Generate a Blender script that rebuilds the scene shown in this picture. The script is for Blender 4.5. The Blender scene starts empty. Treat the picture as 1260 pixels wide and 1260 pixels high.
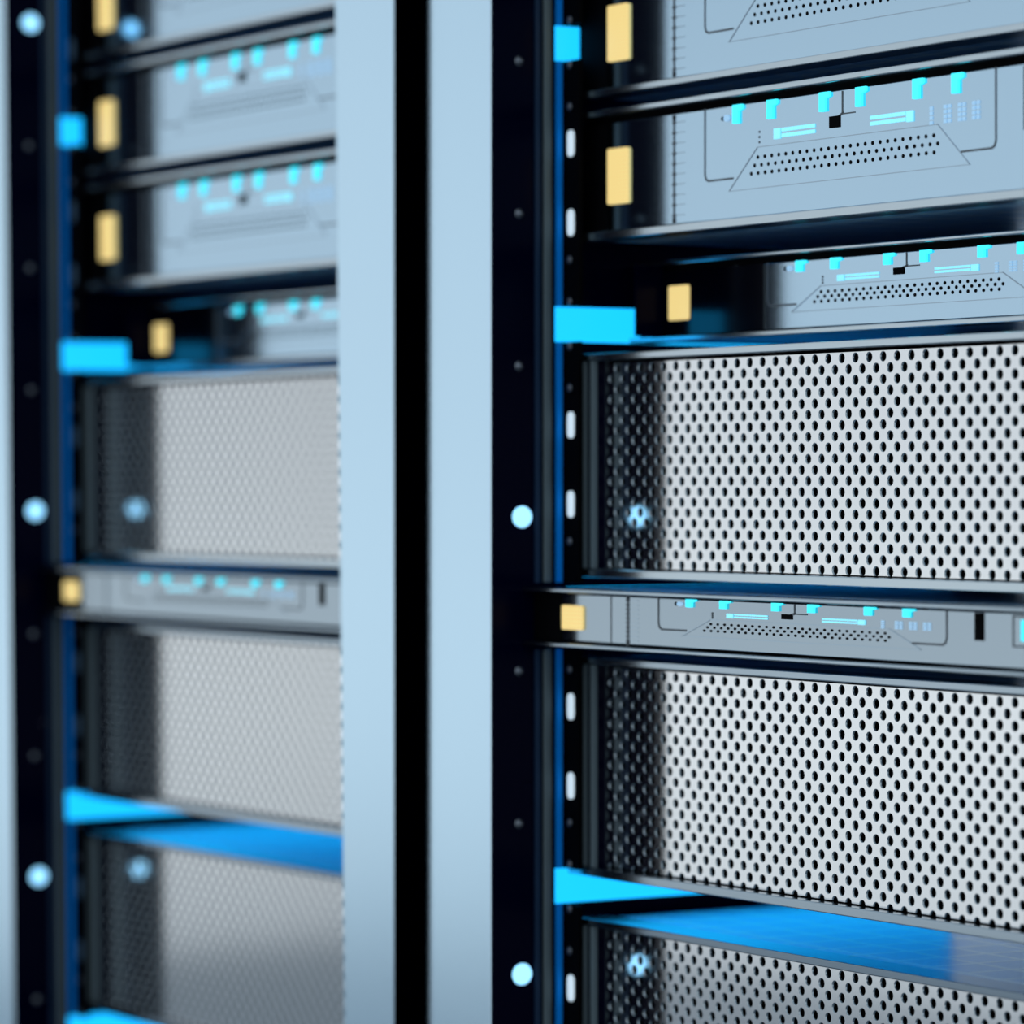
import bpy, bmesh, math
from mathutils import Matrix, Vector

S = bpy.context.scene
COL = S.collection
CZ = 1.25                 # eye height, metres
INW = 0.70                # clear width inside a rack
FRONT = -0.0894           # front plane of the rack posts
PITCH = 0.9596            # centre-to-centre of the racks
LEAN = 0.0105             # the left rack leans a hair towards the aisle

# ------------------------------------------------------------------ materials
def mat(name, base, metal=0.0, rough=0.5, emit=None, estr=1.0, spec=0.5):
    m = bpy.data.materials.new(name); m.use_nodes = True
    b = m.node_tree.nodes['Principled BSDF']
    b.inputs['Base Color'].default_value = (*base, 1)
    b.inputs['Metallic'].default_value = metal
    b.inputs['Roughness'].default_value = rough
    b.inputs['Specular IOR Level'].default_value = spec
    if emit:
        b.inputs['Emission Color'].default_value = (*emit, 1)
        b.inputs['Emission Strength'].default_value = estr
    return m

def grain(m, scale, strength, detail=2.0):
    """fine surface grain as bump"""
    nt = m.node_tree; b = nt.nodes['Principled BSDF']
    tc = nt.nodes.new('ShaderNodeTexCoord')
    n = nt.nodes.new('ShaderNodeTexNoise'); n.inputs['Scale'].default_value = scale
    n.inputs['Detail'].default_value = detail
    bp = nt.nodes.new('ShaderNodeBump'); bp.inputs['Strength'].default_value = strength
    bp.inputs['Distance'].default_value = 0.001
    nt.links.new(tc.outputs['Object'], n.inputs['Vector'])
    nt.links.new(n.outputs['Fac'], bp.inputs['Height'])
    nt.links.new(bp.outputs['Normal'], b.inputs['Normal'])
    return m

M = {}
M['post'] = grain(mat('powder_coated_post', (0.63, 0.83, 0.98), 0.85, 0.20), 900, 0.03)
M['face'] = grain(mat('brushed_faceplate', (0.47, 0.63, 0.765), 1.0, 0.10), 700, 0.02)
M['face_slim'] = mat('shaded_faceplate', (0.36, 0.43, 0.49), 1.0, 0.10)  # darker than the other faces: the slim server's shade put into the colour
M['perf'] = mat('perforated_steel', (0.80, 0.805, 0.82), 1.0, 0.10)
M['trim'] = mat('trim_metal', (0.52, 0.59, 0.64), 1.0, 0.16)
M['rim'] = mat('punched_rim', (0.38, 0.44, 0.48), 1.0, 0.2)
M['trim_dark'] = mat('shaded_trim_metal', (0.24, 0.30, 0.36), 1.0, 0.16)  # trim metal with the lower servers' shade put into its colour
M['trim_mid'] = mat('half_shaded_trim_metal', (0.38, 0.45, 0.51), 1.0, 0.16)  # same trim metal, milder shade in the colour
M['wall'] = mat('black_enamel', (0.0, 0.0005, 0.010), 0.0, 0.20, spec=0.03)
M['ear_gloss'] = mat('glossy_black_ear', (0.0, 0.0005, 0.004), 0.0, 0.13, spec=0.5)
M['black'] = mat('black_matte', (0.0006, 0.0007, 0.0015), 0.0, 0.7, spec=0.05)
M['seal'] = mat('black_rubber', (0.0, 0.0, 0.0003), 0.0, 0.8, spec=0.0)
M['ridge'] = mat('dark_grey_ridge', (0.11, 0.15, 0.17), 0.2, 0.5, spec=0.3)
M['ridge2'] = mat('navy_ridge', (0.01, 0.03, 0.07), 0.1, 0.5, spec=0.2)
M['blue'] = mat('blue_anodised', (0.0, 0.28, 0.95), 0.0, 0.5, spec=0.1)
M['screw'] = mat('screw_metal', (0.16, 0.18, 0.21), 0.8, 0.35)
M['slot'] = mat('glow_slot', (0.9, 0.95, 1.0), 0.0, 0.4, (0.66, 0.84, 0.95), 0.6)  # white slots with a glow added to lift their brightness
M['seam'] = mat('seam_grey', (0.13, 0.15, 0.17), 0.6, 0.5)
M['seam_pale'] = mat('seam_pale', (0.36, 0.45, 0.53), 1.0, 0.2)
M['led'] = mat('white_cyan_led', (0.1, 0.5, 0.6), 0, 0.4, (0.46, 1.02, 1.55), 1.0)
M['strip'] = mat('cyan_light_strip', (0.0, 0.1, 0.2), 0, 0.5, (0.012, 0.68, 1.5), 1.0)
M['tab'] = mat('cyan_indicator', (0.0, 0.2, 0.3), 0, 0.4, (0.05, 0.82, 1.0), 1.25)
M['bar'] = mat('pale_cyan_bar', (0.1, 0.3, 0.4), 0, 0.4, (0.26, 0.83, 1.0), 1.0)
M['dots'] = mat('pale_blue_dots', (0.2, 0.3, 0.4), 0, 0.4, (0.32, 0.58, 0.85), 0.8)

def chassis_material():
    m = mat('blue_lit_chassis_steel', (0.34, 0.66, 0.98), 0.62, 0.22)  # blue light of the strips put into the steel's base colour
    nt = m.node_tree; b = nt.nodes['Principled BSDF']
    tc = nt.nodes.new('ShaderNodeTexCoord')
    mp = nt.nodes.new('ShaderNodeMapping'); mp.inputs['Rotation'].default_value = (0, 0, math.radians(2))
    br = nt.nodes.new('ShaderNodeTexBrick')
    br.offset = 0.0
    br.inputs['Scale'].default_value = 1.0
    br.inputs['Brick Width'].default_value = 0.044
    br.inputs['Row Height'].default_value = 0.044
    br.inputs['Mortar Size'].default_value = 0.0028
    br.inputs['Color1'].default_value = (0.34, 0.65, 0.96, 1)
    br.inputs['Color2'].default_value = (0.37, 0.68, 1.0, 1)
    br.inputs['Mortar'].default_value = (0.80, 0.97, 1.0, 1)
    nt.links.new(tc.outputs['Object'], mp.inputs['Vector'])
    nt.links.new(mp.outputs['Vector'], br.inputs['Vector'])
    nt.links.new(br.outputs['Color'], b.inputs['Base Color'])
    bp = nt.nodes.new('ShaderNodeBump'); bp.inputs['Strength'].default_value = 0.4
    bp.inputs['Distance'].default_value = 0.001
    nt.links.new(br.outputs['Fac'], bp.inputs['Height'])
    nt.links.new(bp.outputs['Normal'], b.inputs['Normal'])
    return m
M['chassis'] = chassis_material()

def amber_material():
    m = mat('amber_light', (0.3, 0.2, 0.05), 0, 0.4, (0.83, 0.61, 0.23), 1.0)
    nt = m.node_tree; b = nt.nodes['Principled BSDF']
    tc = nt.nodes.new('ShaderNodeTexCoord')
    w = nt.nodes.new('ShaderNodeTexWave'); w.bands_direction = 'Z'
    w.inputs['Scale'].default_value = 95; w.inputs['Distortion'].default_value = 0
    r = nt.nodes.new('ShaderNodeValToRGB')
    r.color_ramp.elements[0].color = (0.76, 0.56, 0.21, 1)
    r.color_ramp.elements[1].color = (0.89, 0.71, 0.30, 1)
    nt.links.new(tc.outputs['Object'], w.inputs['Vector'])
    nt.links.new(w.outputs['Fac'], r.inputs['Fac'])
    nt.links.new(r.outputs['Color'], b.inputs['Emission Color'])
    return m
M['amber'] = amber_material()

# ------------------------------------------------------------------ mesh helpers
def box(bm, x0, x1, y0, y1, z0, z1, bev=0.0):
    vs = [bm.verts.new((x, y, z)) for x in (x0, x1) for y in (y0, y1) for z in (z0, z1)]
    F = [(0, 1, 3, 2), (4, 6, 7, 5), (0, 4, 5, 1), (2, 3, 7, 6), (0, 2, 6, 4), (1, 5, 7, 3)]
    fs = [bm.faces.new([vs[i] for i in f]) for f in F]
    bmesh.ops.recalc_face_normals(bm, faces=fs)
    if bev > 0:
        es = list({e for f in fs for e in f.edges})
        bmesh.ops.bevel(bm, geom=es, offset=bev, segments=2, affect='EDGES', profile=0.5)

def prism_y(bm, pts, y0, y1):
    """outline pts (x, z) extruded from y0 to y1"""
    a = [bm.verts.new((x, y0, z)) for x, z in pts]
    b = [bm.verts.new((x, y1, z)) for x, z in pts]
    n = len(pts)
    fs = [bm.faces.new(a), bm.faces.new(b[::-1])]
    for i in range(n):
        fs.append(bm.faces.new((a[i], b[i], b[(i + 1) % n], a[(i + 1) % n])))
    bmesh.ops.recalc_face_normals(bm, faces=fs)

def rrect(cx, cz, w, h, r, n=4):
    pts = []
    for (sx, sz, a0) in ((1, 1, 0), (-1, 1, 90), (-1, -1, 180), (1, -1, 270)):
        for k in range(n + 1):
            a = math.radians(a0 + 90 * k / n)
            pts.append((cx + sx * (w / 2 - r) + r * math.cos(a), cz + sz * (h / 2 - r) + r * math.sin(a)))
    return pts

def seg(bm, x0, z0, x1, z1, w, y0, y1):
    """a straight line of width w on the face"""
    d = Vector((x1 - x0, z1 - z0)); d.normalize(); n = Vector((-d.y, d.x)) * w / 2; e = d * w * 0.3
    prism_y(bm, [(x0 - e.x + n.x, z0 - e.y + n.y), (x0 - e.x - n.x, z0 - e.y - n.y),
                 (x1 + e.x - n.x, z1 + e.y - n.y), (x1 + e.x + n.x, z1 + e.y + n.y)], y0, y1)

def polyline(bm, pts, w, y0, y1):
    for a, b in zip(pts, pts[1:]):
        seg(bm, a[0], a[1], b[0], b[1], w, y0, y1)

def obj(name, bm, material, parent=None, label=None, smooth=False):
    me = bpy.data.meshes.new(name)
    bm.to_mesh(me); bm.free()
    me.materials.append(material)
    if smooth:
        for p in me.polygons: p.use_smooth = True
    o = bpy.data.objects.new(name, me); COL.objects.link(o)
    if parent: o.parent = parent
    if label: o['label'] = label
    return o

def thing(name, label, cat, loc, group=None):
    o = bpy.data.objects.new(name, None); COL.objects.link(o)
    o.location = loc; o['label'] = label; o['category'] = cat
    o.empty_display_size = 0.05
    if group: o['group'] = group
    return o

def dup(root, label, group=None):
    r = root.copy(); COL.objects.link(r); r['label'] = label
    if group: r['group'] = group
    for ch in list(root.children):
        c = ch.copy(); COL.objects.link(c); c.parent = r
        for g in list(ch.children):
            d = g.copy(); COL.objects.link(d); d.parent = c
    return r

# the left rack and all it carries: shifted by one pitch and leaning slightly
PIV = Vector((0, -0.0593, CZ))
TO_LEFT = (Matrix.Translation((-PITCH, 0, 0)) @ Matrix.Translation(PIV)
           @ Matrix.Rotation(LEAN, 4, 'X') @ Matrix.Translation(-PIV))

# ------------------------------------------------------------------ rack
RACK_TOP = 2.05
STRIPS = [0.378, 0.1386, -0.1008, -0.3402, -0.5796]
def make_rack():
    t = thing('server_rack', 'light blue-grey server rack, the right one, its left post beside the black gap',
              'server rack', (0, 0, 0), 'server racks standing side by side')
    pw = 0.106
    for x0, x1 in ((-pw, -0.0007), (INW + 0.0007, INW + pw)):
        bm = bmesh.new(); box(bm, x0, x1, FRONT, FRONT + 0.03, 0.0, RACK_TOP, 0.0012)
        obj('front_post', bm, M['post'], t, 'flat light blue-grey front post')
    for x0 in (-pw, INW + pw - 0.05):
        bm = bmesh.new(); box(bm, x0, x0 + 0.05, 0.70, 0.74, 0.0, RACK_TOP, 0.001)
        obj('rear_post', bm, M['post'], t)
    for z0, z1, nm in ((RACK_TOP - 0.04, RACK_TOP, 'roof_panel'), (0.0, 0.05, 'base_panel')):
        bm = bmesh.new(); box(bm, -pw + 0.001, INW + pw - 0.001, FRONT + 0.031, 0.699, z0, z1, 0.001)
        obj(nm, bm, M['wall'], t)
    panels = []; rails = []
    # inner side walls: black, running back from the post
    for x0, x1 in ((-0.02, 0.0), (INW, INW + 0.02)):
        for y1, z0, z1 in ((0.408, 0.051, CZ - 0.2505), (0.484, CZ - 0.25, RACK_TOP - 0.041)):
            bm = bmesh.new(); box(bm, x0, x1, FRONT + 0.0305, y1, z0, z1)
            panels.append(obj('side_panel', bm, M['wall'], t, 'glossy black inner side panel'))
    # reveal of the post: a thin black liner facing the opening
    bm = bmesh.new(); box(bm, -0.0006, 0.0, FRONT + 0.0003, FRONT + 0.0304, 0.051, RACK_TOP - 0.041)
    obj('post_liner', bm, M['wall'], t, 'black liner on the inner edge of the front post')
    # two ridges and the blue edge of the mounting channel, split where the thin server crosses
    spans = ((0.06, CZ - 0.138), (CZ - 0.0815, RACK_TOP - 0.05))
    for z0, z1 in spans:
        bm = bmesh.new(); box(bm, 0.0002, 0.0030, -0.0470, -0.0418, z0, z1, 0.0006)
        obj('channel_ridge', bm, M['ridge2'], t)
        bm = bmesh.new(); box(bm, 0.0002, 0.0042, -0.0388, -0.0312, z0, z1, 0.0014)
        obj('channel_ridge', bm, M['ridge'], t, 'dark grey raised ridge')
    edges = [0.06] + sum([[CZ + zs - 0.0152, CZ + zs + 0.0152] for zs in sorted(STRIPS)], []) + [RACK_TOP - 0.05]
    for z0, z1 in zip(edges[::2], edges[1::2]):
        if z1 > CZ - 0.138 > z0: z1 = CZ - 0.138
        if z0 < CZ - 0.0815 < z1: z0 = CZ - 0.0815
        bm = bmesh.new(); box(bm, 0.0002, 0.0032, -0.0258, -0.0200, z0, z1, 0.0004)
        obj('channel_edge', bm, M['blue'], t, 'thin blue edge of the mounting channel')
        bm = bmesh.new(); box(bm, 0.0002, 0.0260, -0.0182, -0.0145, z0, z1, 0.0003)
        rails.append((z0, z1, obj('mounting_rail', bm, M['black'], t, 'black mounting rail with slots and screws')))
    # fittings on the rail
    def rail_at(z): return min(rails, key=lambda q: max(q[0] - z, z - q[1]))[2]
    def panel_at(z): return panels[1] if z > CZ - 0.25 else panels[0]
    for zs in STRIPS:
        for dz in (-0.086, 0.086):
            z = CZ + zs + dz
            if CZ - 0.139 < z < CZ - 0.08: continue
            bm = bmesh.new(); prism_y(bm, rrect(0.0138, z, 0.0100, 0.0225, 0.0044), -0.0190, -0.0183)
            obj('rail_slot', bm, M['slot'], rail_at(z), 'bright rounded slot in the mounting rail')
        for dz in (-0.0545, -0.0190, 0.0190, 0.0545):
            z = CZ + zs + dz
            if CZ - 0.139 < z < CZ - 0.08: continue
            bm = bmesh.new()
            bmesh.ops.create_uvsphere(bm, u_segments=10, v_segments=6, radius=0.0036)
            for v in bm.verts: v.co = Vector((v.co.x + 0.0115, v.co.y * 0.5 - 0.0185, v.co.z + z))
            obj('rail_screw', bm, M['screw'], rail_at(z), smooth=True)
    # light strips on the wall
    for zs in STRIPS:
        z = CZ + zs
        hidden = CZ - 0.139 < z < CZ - 0.08
        bm = bmesh.new(); box(bm, 0.0002, 0.0012, -0.0145 if hidden else -0.0262, 0.405, z - 0.0150, z + 0.0150, 0.0003)
        obj('light_strip', bm, M['strip'], panel_at(z), 'bright cyan light strip on the inner side panel')
    # status lights and cone screws down the wall
    for n in range(-6, 7):
        z = CZ - 0.0255 + 0.1292 * n
        if n in (4, 0, -3, -6):
            bm = bmesh.new()
            bmesh.ops.create_uvsphere(bm, u_segments=28, v_segments=14, radius=0.0092)
            for v in bm.verts: v.co = Vector((v.co.x * 0.22 + 0.0006, v.co.y * 1.06 - 0.0593, v.co.z + z))
            obj('status_light', bm, M['led'], panel_at(z), 'round glowing white-cyan status light', True)
        else:
            bm = bmesh.new()
            bmesh.ops.create_cone(bm, cap_ends=True, segments=14, radius1=0.0042, radius2=0.001, depth=0.0036)
            for v in bm.verts:
                c = v.co.copy(); v.co = Vector((c.z + 0.0021, c.x - 0.0620, c.y + z - 0.0015))
            obj('wall_screw', bm, M['screw'], panel_at(z))
    return t
rack = make_rack()

# ------------------------------------------------------------------ servers
def frame_parts(t, h, dep, lip_t, lip_b, x0=0.0006, body_x0=0.029, recess=0.0042, trim='trim'):
    """chassis and trims; local origin at wall / face plane / server bottom"""
    bm = bmesh.new(); box(bm, body_x0, INW - 0.029, recess, dep, 0.0002, h - 0.0002)
    obj('chassis', bm, M['chassis'], t, 'steel chassis behind the front')
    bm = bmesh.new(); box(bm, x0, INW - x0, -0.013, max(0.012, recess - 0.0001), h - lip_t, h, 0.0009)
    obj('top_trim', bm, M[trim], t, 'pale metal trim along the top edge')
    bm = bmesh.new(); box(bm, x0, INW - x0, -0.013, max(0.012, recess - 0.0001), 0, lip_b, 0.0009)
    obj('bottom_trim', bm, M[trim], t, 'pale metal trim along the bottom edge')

def make_solid(name, label, h, yp, z, gap_t, gap_b, lip_t, lip_b, dep=0.60, group=None, face='face', trim='trim', ear=0.0415, earm='black'):
    t = thing(name, label, 'server', (0, yp, CZ + z), group)
    frame_parts(t, h, dep, lip_t, lip_b, trim=trim)
    z1 = h - lip_t - gap_t; z0 = lip_b + gap_b; H = z1 - z0
    V = lambda v: z1 - v * H                       # v: 0 at the top of the face, 1 at its foot
    bm = bmesh.new(); box(bm, 0.0006, INW - 0.0006, 0.0, 0.004, z0, z1, 0.0006)
    fp = obj('faceplate', bm, M[face], t, 'smooth blue-grey metal faceplate')
    bm = bmesh.new(); box(bm, 0.004, INW - 0.004, 0.0041, 0.006, lip_b, h - lip_t)
    obj('face_backing', bm, M['black'], t, 'black recess around the faceplate')
    A, B = -0.0004, 0.0002
    for ex0, ex1 in ((0.0006, ear), (INW - 0.0360, INW - 0.0006)):
        bm = bmesh.new(); box(bm, ex0, ex1, -0.0012, -0.0001, z0, z1)
        obj('mounting_ear', bm, M[earm], t, 'black mounting ear')
    # amber light near the left end
    ah = 0.515 * H if H > 0.06 else (0.54 * H if H > 0.045 else 0.52 * H)
    bm = bmesh.new(); prism_y(bm, rrect(0.0600, (z0 + z1) / 2, 0.0300, ah, 0.0022), -0.0024, 0.0)
    obj('amber_light', bm, M['amber'], fp, 'glowing amber rectangular light')
    # groove, ruler column with ticks
    if face == 'face_slim':
        bm = bmesh.new(); seg(bm, 0.1162, V(0.01), 0.1162, V(0.99), 0.0011, A, B)
        obj('seam_line', bm, M['seam'], fp)
    bm = bmesh.new()
    seg(bm, 0.1410, V(0.02), 0.1410, V(0.98), 0.0022, A, B)
    for v in (0.035, 0.965): box(bm, 0.1388, 0.1432, A, B, V(v) - 0.0022, V(v) + 0.0022)
    n = 10
    for k in range(n):
        zz = V(0.08 + 0.84 * k / (n - 1))
        seg(bm, 0.1392, zz, 0.1428, zz, 0.0020, A - 0.0001, B)
    obj('ruler_groove', bm, M['seam'], fp, 'narrow dark vertical groove with tick marks')
    bm = bmesh.new()
    for k in range(n):
        zz = V(0.08 + 0.84 * k / (n - 1)); seg(bm, 0.1440, zz, 0.1560, zz, 0.0006, A, B)
    obj('tick_marks', bm, M['seam_pale'], fp)
    # outlined inner panel
    bm = bmesh.new(); r = 0.005
    polyline(bm, [(0.1850, V(0.0)), (0.1850, V(0.645) + r), (0.1850 + r * .3, V(0.645) + r * .3), (0.1850 + r, V(0.645)), (0.2240, V(0.645))], 0.0016, A, B)
    obj('panel_outline', bm, M['seam'], fp, 'dark outline of the inner panel')
    bm = bmesh.new()
    polyline(bm, [(0.5140, V(0.645)), (0.5540 - r, V(0.645)), (0.5540 - r * .3, V(0.645) + r * .3), (0.5540, V(0.645) + r), (0.5540, V(0.0))], 0.0016, A, B)
    obj('panel_outline', bm, M['seam'], fp, 'dark outline of the inner panel')
    bm = bmesh.new()
    polyline(bm, [(0.2184, V(0.757)), (0.2573, V(0.397)), (0.4860, V(0.397)), (0.5240, V(0.757)), (0.2184, V(0.757))], 0.0007, A, B)
    obj('vent_outline', bm, M['seam_pale'], fp)
    # small vent holes, three staggered rows
    bm = bmesh.new()
    for row, v in enumerate((0.485, 0.555, 0.625)):
        for k in range((25, 26, 26)[row]):
            x = (0.2580, 0.2535, 0.2490)[row] + k * 0.00931
            rx = 0.0015; rz = min(0.0016, 0.026 * H)
            prism_y(bm, [(x + rx * math.cos(a * math.pi / 4), V(v) + rz * math.sin(a * math.pi / 4)) for a in range(8)], A, B)
    obj('vent_holes', bm, M['black'], fp, 'three rows of tiny dark vent holes')
    bm = bmesh.new()
    for v in (0.30, 0.345, 0.39):
        prism_y(bm, [(0.2601 + 0.0010 * math.cos(a * math.pi / 3), V(v - 0.035) + 0.0010 * math.sin(a * math.pi / 3)) for a in range(6)], A, B)
    obj('pin_holes', bm, M['seam'], fp)
    # cyan tabs hanging from the top edge
    for x in (0.2297, 0.2762, 0.3453, 0.3915, 0.4620, 0.5085):
        w = 0.0039; tz = V(0.165)
        bm = bmesh.new()
        prism_y(bm, [(x - w, V(0.0)), (x - w, tz), (x + w, tz), (x + w, V(0.055)), (x + w + 0.0052, V(0.04)), (x + w + 0.0052, V(0.0))], -0.0022, 0.0)
        obj('indicator_tab', bm, M['tab'], fp, 'small glowing cyan flag-shaped indicator')
    bm = bmesh.new(); prism_y(bm, [(0.2160 + 0.0042 * math.cos(a * math.pi / 7), V(0.105) + min(0.0028, 0.045 * H) * math.sin(a * math.pi / 7)) for a in range(14)], -0.0010, 0.0)
    obj('round_indicator', bm, M['dots'], fp, 'small pale blue round indicator')
    bm = bmesh.new(); prism_y(bm, [(0.2098 + 0.0020 * math.cos(a * math.pi / 5), V(0.105) + min(0.0018, 0.04 * H) * math.sin(a * math.pi / 5)) for a in range(10)], A, B)
    obj('pin_holes', bm, M['black'], fp)
    # two dashed light bars
    for (xa, xb, sq) in ((0.2900, 0.3345, 'L'), (0.4040, 0.4480, 'R')):
        bm = bmesh.new()
        for k in range(8):
            x0 = xa + (xb - xa) * k / 8
            for v in (0.272, 0.322):
                box(bm, x0 + 0.0004, x0 + (xb - xa) / 8 - 0.0004, -0.0008, 0.0, V(v) - 0.016 * H, V(v) + 0.016 * H)
        sx = xa - 0.0095 if sq == 'L' else xb + 0.0015
        box(bm, sx, sx + 0.008, -0.0012, 0.0, V(0.297) - 0.05 * H, V(0.297) + 0.042 * H)
        obj('light_bar', bm, M['bar'], fp, 'dashed pale cyan light bar')
    # faint dot display
    bm = bmesh.new()
    for xa, n in ((0.4770, 1), (0.4935, 2), (0.5105, 2), (0.5270, 2)):
        for k in range(n):
            for v in (0.26, 0.30, 0.34, 0.38):
                x0 = xa + k * 0.0052
                box(bm, x0, x0 + 0.0036, -0.0006, 0.0, V(v) - 0.0145 * H, V(v) + 0.0145 * H)
    obj('dot_display', bm, M['dots'], fp, 'faint pale blue dot display')
    # black port with crossed lines
    bm = bmesh.new(); box(bm, 0.3528, 0.3660, -0.0009, 0.0002, V(0.315), V(0.215))
    obj('port', bm, M['black'], fp, 'small square black port')
    bm = bmesh.new()
    seg(bm, 0.3690, V(0.015), 0.3690, V(0.205), 0.0014, A, B); seg(bm, 0.3640, V(0.222), 0.3700, V(0.195), 0.0016, A, B)
    seg(bm, 0.3690, V(0.205), 0.3850, V(0.205), 0.0010, A, B)
    obj('port_lines', bm, M['seam'], fp)
    # slot and second panel at the right end
    bm = bmesh.new(); box(bm, 0.5860, 0.5965, -0.0006, 0.0002, V(0.53), V(0.02))
    obj('card_slot', bm, M['black'], fp, 'upright black card slot')
    bm = bmesh.new(); polyline(bm, [(0.6290, V(0.05)), (0.6290, V(0.60)), (0.6800, V(0.60)), (0.6800, V(0.05)), (0.6290, V(0.05))], 0.0014, A, B)
    obj('panel_outline', bm, M['seam'], fp)
    bm = bmesh.new(); box(bm, 0.6380, 0.6720, -0.0008, 0.0002, V(0.50), V(0.12))
    obj('display_window', bm, M['tab'], fp, 'small cyan display window')
    return t

HP = 0.0173
_perf_cache = {}
def perf_mesh(zlo, zhi, xlo, xhi, phase):
    """perforated sheet: staggered round holes with a bevelled rim and a short bore"""
    bm = bmesh.new(); N = 12; h = HP / 2; r1, r2 = 0.0041, 0.0033
    grid = {}
    def gv(x, z):
        k = (round(x * 2e5), round(z * 2e5))
        if k not in grid: grid[k] = bm.verts.new((x, 0.0, z))
        return grid[k]
    nx = int((xhi - xlo) / h) + 3; nz = int((zhi - zlo) / h) + 3
    for i in range(-1, nx):
        for j in range(-1, nz):
            if (i + j) % 2: continue
            cx = xlo + i * h; cz = zhi - phase - j * h
            if cx < xlo - h or cx > xhi + h or cz < zlo - h or cz > zhi + h: continue
            out, ra, rb, rc = [], [], [], []
            for a in range(N):
                th = 2 * math.pi * a / N; c, s = math.cos(th), math.sin(th)
                R = h / (abs(c) + abs(s))
                out.append(gv(cx + R * c, cz + R * s))
                ra.append(bm.verts.new((cx + r1 * c, 0, cz + r1 * s)))
                rb.append(bm.verts.new((cx + r2 * c, 0.0009, cz + r2 * s)))
                rc.append(bm.verts.new((cx + r2 * c, 0.0022, cz + r2 * s)))
            for a in range(N):
                b = (a + 1) % N
                bm.faces.new((out[a], out[b], ra[b], ra[a]))
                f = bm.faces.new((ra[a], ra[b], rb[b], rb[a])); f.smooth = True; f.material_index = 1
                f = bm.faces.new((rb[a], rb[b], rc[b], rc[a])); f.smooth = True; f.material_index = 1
    for co, no in (((xlo, 0, 0), (-1, 0, 0)), ((xhi, 0, 0), (1, 0, 0)), ((0, 0, zlo), (0, 0, -1)), ((0, 0, zhi), (0, 0, 1))):
        g = bm.verts[:] + bm.edges[:] + bm.faces[:]
        bmesh.ops.bisect_plane(bm, geom=g, plane_co=co, plane_no=no, clear_outer=True)
    me = bpy.data.meshes.new('perforated_front'); bm.to_mesh(me); bm.free()
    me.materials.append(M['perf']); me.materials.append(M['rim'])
    # make every face look outwards
    return me

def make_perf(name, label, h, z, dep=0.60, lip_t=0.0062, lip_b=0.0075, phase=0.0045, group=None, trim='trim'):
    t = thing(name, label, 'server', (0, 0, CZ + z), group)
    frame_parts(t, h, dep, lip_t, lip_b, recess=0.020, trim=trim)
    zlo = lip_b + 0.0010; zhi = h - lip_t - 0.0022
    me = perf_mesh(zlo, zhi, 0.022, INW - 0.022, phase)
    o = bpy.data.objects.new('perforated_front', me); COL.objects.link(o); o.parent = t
    o['label'] = 'pale metal sheet with staggered round holes'
    bm = bmesh.new(); box(bm, 0.004, INW - 0.004, 0.0150, 0.0190, lip_b, h - lip_t)
    obj('face_backing', bm, M['black'], t, 'black inner panel seen through the holes')
    for s in (0, 1):
        for a, b in ((0.0185, 0.0250), (0.0335, 0.0395)):
            x0, x1 = (a, b) if s == 0 else (INW - b, INW - a)
            bm = bmesh.new(); box(bm, x0, x1, -0.0125, 0.004, lip_b + 0.0002, h - lip_t - 0.0002, 0.0010)
            obj('side_trim', bm, M['ridge'], t)
        x0, x1 = (0.0006, 0.0400) if s == 0 else (INW - 0.0400, INW - 0.0006)
        bm = bmesh.new(); box(bm, x0, x1, -0.0085, -0.0005, lip_b + 0.0001, h - lip_t - 0.0001)
        obj('side_bezel', bm, M['wall'], t)
    return t

k = 0.9928
G = 'servers in the right rack'
RIGHT = []
def add(*a): RIGHT.append(a)
s1 = make_solid('solid_front_server', 'blue-grey flat-fronted server at the very top of the right rack, cut by the picture edge',
                0.1096, 0.0, 0.3316 * k, 0.0050, 0.0015, 0.0052, 0.0062, group=G)
s2 = make_solid('solid_front_server', 'blue-grey flat-fronted server with amber light, second from the top in the right rack',
                0.1096, 0.0, 0.2096 * k, 0.0050, 0.0012, 0.0052, 0.0072, group=G)
s3 = make_solid('recessed_server', 'low blue-grey server set back deep in the right rack beside the cyan strip',
                0.0686, 0.063, 0.1237, 0.0050, 0.0012, 0.0032, 0.0045, group=G, dep=0.54, ear=0.1810, earm='ear_gloss')
bm = bmesh.new(); box(bm, 0.0330, 0.0350, -0.029, -0.0006, 0.0050, 0.0655)  # front plate added to block the strip's reflection in the faceplate
box(bm, 0.0014, 0.0335, -0.0025, -0.0006, 0.0050, 0.0655)
obj('bracket_baffle', bm, M['wall'], s3, 'black bracket at the left end with a plate added to block the strip reflection')
p1 = make_perf('perforated_server', 'perforated pale metal server under the set-back server in the right rack',
               0.1892, -0.0772 * k, group=G)
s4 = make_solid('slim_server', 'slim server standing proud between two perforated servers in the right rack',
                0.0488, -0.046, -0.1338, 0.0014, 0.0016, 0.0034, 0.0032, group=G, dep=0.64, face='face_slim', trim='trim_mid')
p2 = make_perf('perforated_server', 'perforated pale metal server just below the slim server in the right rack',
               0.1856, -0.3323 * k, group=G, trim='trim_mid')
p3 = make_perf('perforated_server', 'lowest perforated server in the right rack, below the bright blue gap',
               0.1892, -0.5590 * k, group=G, trim='trim_dark')

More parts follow.
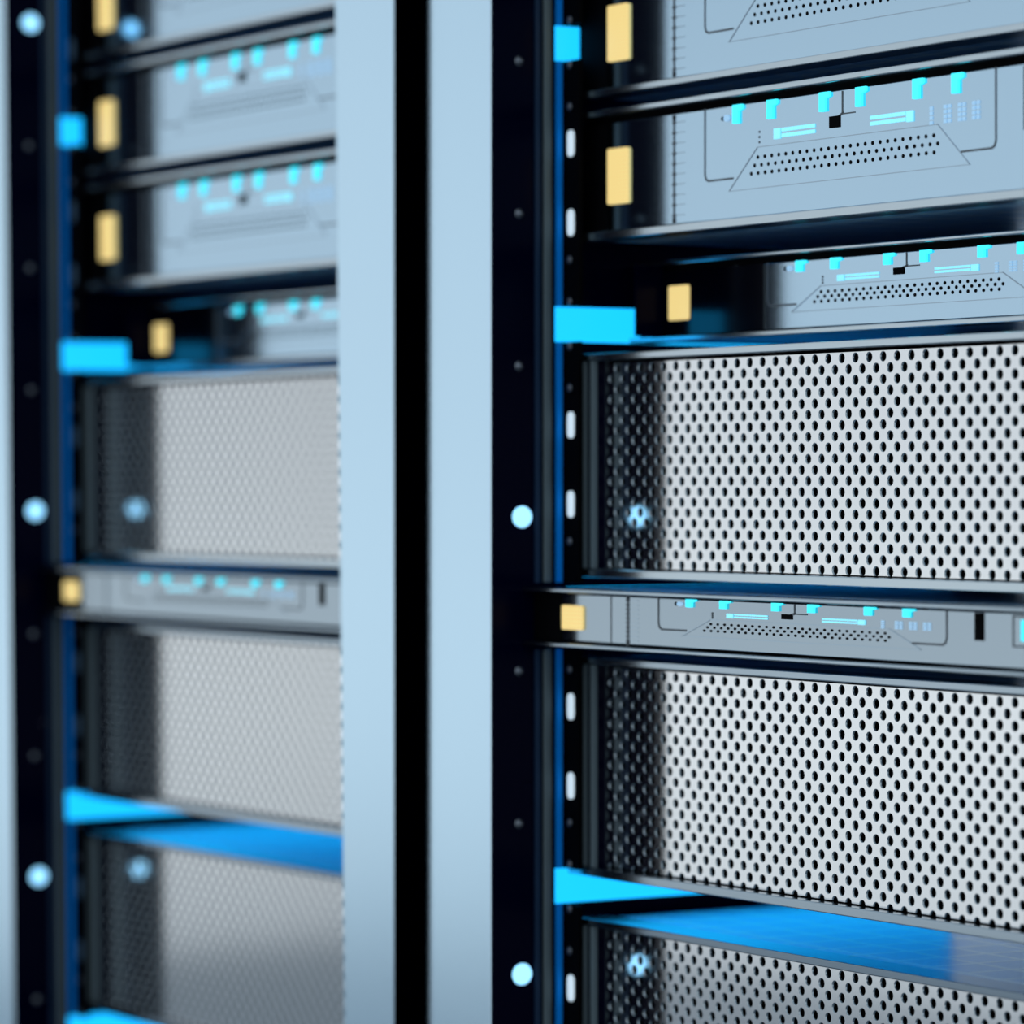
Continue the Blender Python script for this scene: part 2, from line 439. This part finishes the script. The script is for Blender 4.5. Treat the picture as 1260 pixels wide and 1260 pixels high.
# ------------------------------------------------------------------ left rack: copies
GL = 'servers in the left rack'
LEFT = [
    (rack, 'blurred server rack on the left, its right post beside the black gap', 'server racks standing side by side'),
    (s1, 'blurred flat-fronted server, second from the top in the left rack', GL),
    (s2, 'blurred flat-fronted server, third from the top in the left rack, above the set-back one', GL),
    (s3, 'blurred low server set back beside the cyan strip in the left rack', GL),
    (p1, 'blurred perforated server under the set-back server in the left rack', GL),
    (s4, 'blurred slim server standing proud between perforated servers in the left rack', GL),
    (p2, 'blurred perforated server just below the slim server in the left rack', GL),
    (p3, 'blurred lowest perforated server in the left rack, below the blue gap', GL),
]
for src, label, grp in LEFT:
    c = dup(src, label, grp)
    c.matrix_world = TO_LEFT @ Matrix.Translation(src.location)
c = dup(s1, 'blurred flat-fronted server topmost in the left rack, cut off by the picture top', GL)
c.matrix_world = TO_LEFT @ Matrix.Translation(s1.location + Vector((0, 0, 0.122)))

dim = mat('dim_slot', (0.10, 0.16, 0.21), 0.2, 0.4)  # left rack's slots: darker colour, no added glow
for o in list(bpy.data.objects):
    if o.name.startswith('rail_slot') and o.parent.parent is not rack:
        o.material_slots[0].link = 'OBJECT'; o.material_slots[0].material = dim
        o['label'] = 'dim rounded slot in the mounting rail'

# black filler between the racks
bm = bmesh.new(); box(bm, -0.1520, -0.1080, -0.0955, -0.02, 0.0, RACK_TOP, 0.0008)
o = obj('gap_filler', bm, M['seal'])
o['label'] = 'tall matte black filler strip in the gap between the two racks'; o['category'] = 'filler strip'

# ------------------------------------------------------------------ floor
def floor():
    m = mat('floor_tiles', (0.16, 0.20, 0.24), 0.0, 0.35)
    nt = m.node_tree; b = nt.nodes['Principled BSDF']
    tc = nt.nodes.new('ShaderNodeTexCoord'); br = nt.nodes.new('ShaderNodeTexBrick')
    br.offset = 0; br.inputs['Scale'].default_value = 1
    br.inputs['Brick Width'].default_value = 0.6; br.inputs['Row Height'].default_value = 0.6
    br.inputs['Mortar Size'].default_value = 0.004
    br.inputs['Color1'].default_value = (0.15, 0.19, 0.23, 1); br.inputs['Color2'].default_value = (0.17, 0.21, 0.25, 1)
    br.inputs['Mortar'].default_value = (0.03, 0.04, 0.05, 1)
    nt.links.new(tc.outputs['Object'], br.inputs['Vector']); nt.links.new(br.outputs['Color'], b.inputs['Base Color'])
    bm = bmesh.new(); box(bm, -6, 5, -4, 4, -0.05, 0.0)
    o = obj('floor', bm, m); o['kind'] = 'structure'
floor()

# ------------------------------------------------------------------ world: soft pale room light
def world():
    w = bpy.data.worlds.new('room_light'); S.world = w; w.use_nodes = True
    nt = w.node_tree; bg = nt.nodes['Background']
    tc = nt.nodes.new('ShaderNodeTexCoord'); sp = nt.nodes.new('ShaderNodeSeparateXYZ')
    mr = nt.nodes.new('ShaderNodeMapRange')
    mr.inputs['From Min'].default_value = -0.4; mr.inputs['From Max'].default_value = 0.4
    r = nt.nodes.new('ShaderNodeValToRGB'); cr = r.color_ramp; cr.interpolation = 'B_SPLINE'
    cr.elements[0].position = 0.0; cr.elements[0].color = (0.20, 0.25, 0.30, 1)
    cr.elements[1].position = 1.0; cr.elements[1].color = (0.50, 0.60, 0.68, 1)
    for p, c in ((0.30, (0.37, 0.44, 0.50, 1)), (0.39, (0.88, 0.96, 1.0, 1)), (0.45, (0.84, 0.92, 0.96, 1)),
                 (0.53, (0.72, 0.79, 0.84, 1)), (0.60, (0.76, 0.84, 0.89, 1)), (0.70, (0.62, 0.70, 0.76, 1))):
        e = cr.elements.new(p); e.color = c
    nt.links.new(tc.outputs['Generated'], sp.inputs['Vector'])
    nt.links.new(sp.outputs['Z'], mr.inputs['Value'])
    nt.links.new(mr.outputs['Result'], r.inputs['Fac'])
    nt.links.new(r.outputs['Color'], bg.inputs['Color'])
    bg.inputs['Strength'].default_value = 1.0
world()

# ------------------------------------------------------------------ camera
yaw = math.atan(4700 / 2980)
cam = bpy.data.cameras.new('camera'); co = bpy.data.objects.new('camera', cam); COL.objects.link(co)
co.location = (2.73, -1.80, CZ); co.rotation_euler = (math.pi / 2, 0, yaw)
cam.sensor_width = 36; cam.lens = 4700 / 1260 * 36
cam.shift_y = -31 / 1260
cam.clip_start = 0.05
cam.dof.use_dof = True; cam.dof.focus_distance = 2.95; cam.dof.aperture_fstop = 3.3
S.camera = co

S.view_settings.view_transform = 'Standard'; S.view_settings.look = 'None'
S.view_settings.exposure = 0; S.view_settings.gamma = 1
S.view_settings.use_curve_mapping = False
S.cycles.max_bounces = 8; S.cycles.glossy_bounces = 6
S.cycles.use_denoising = True
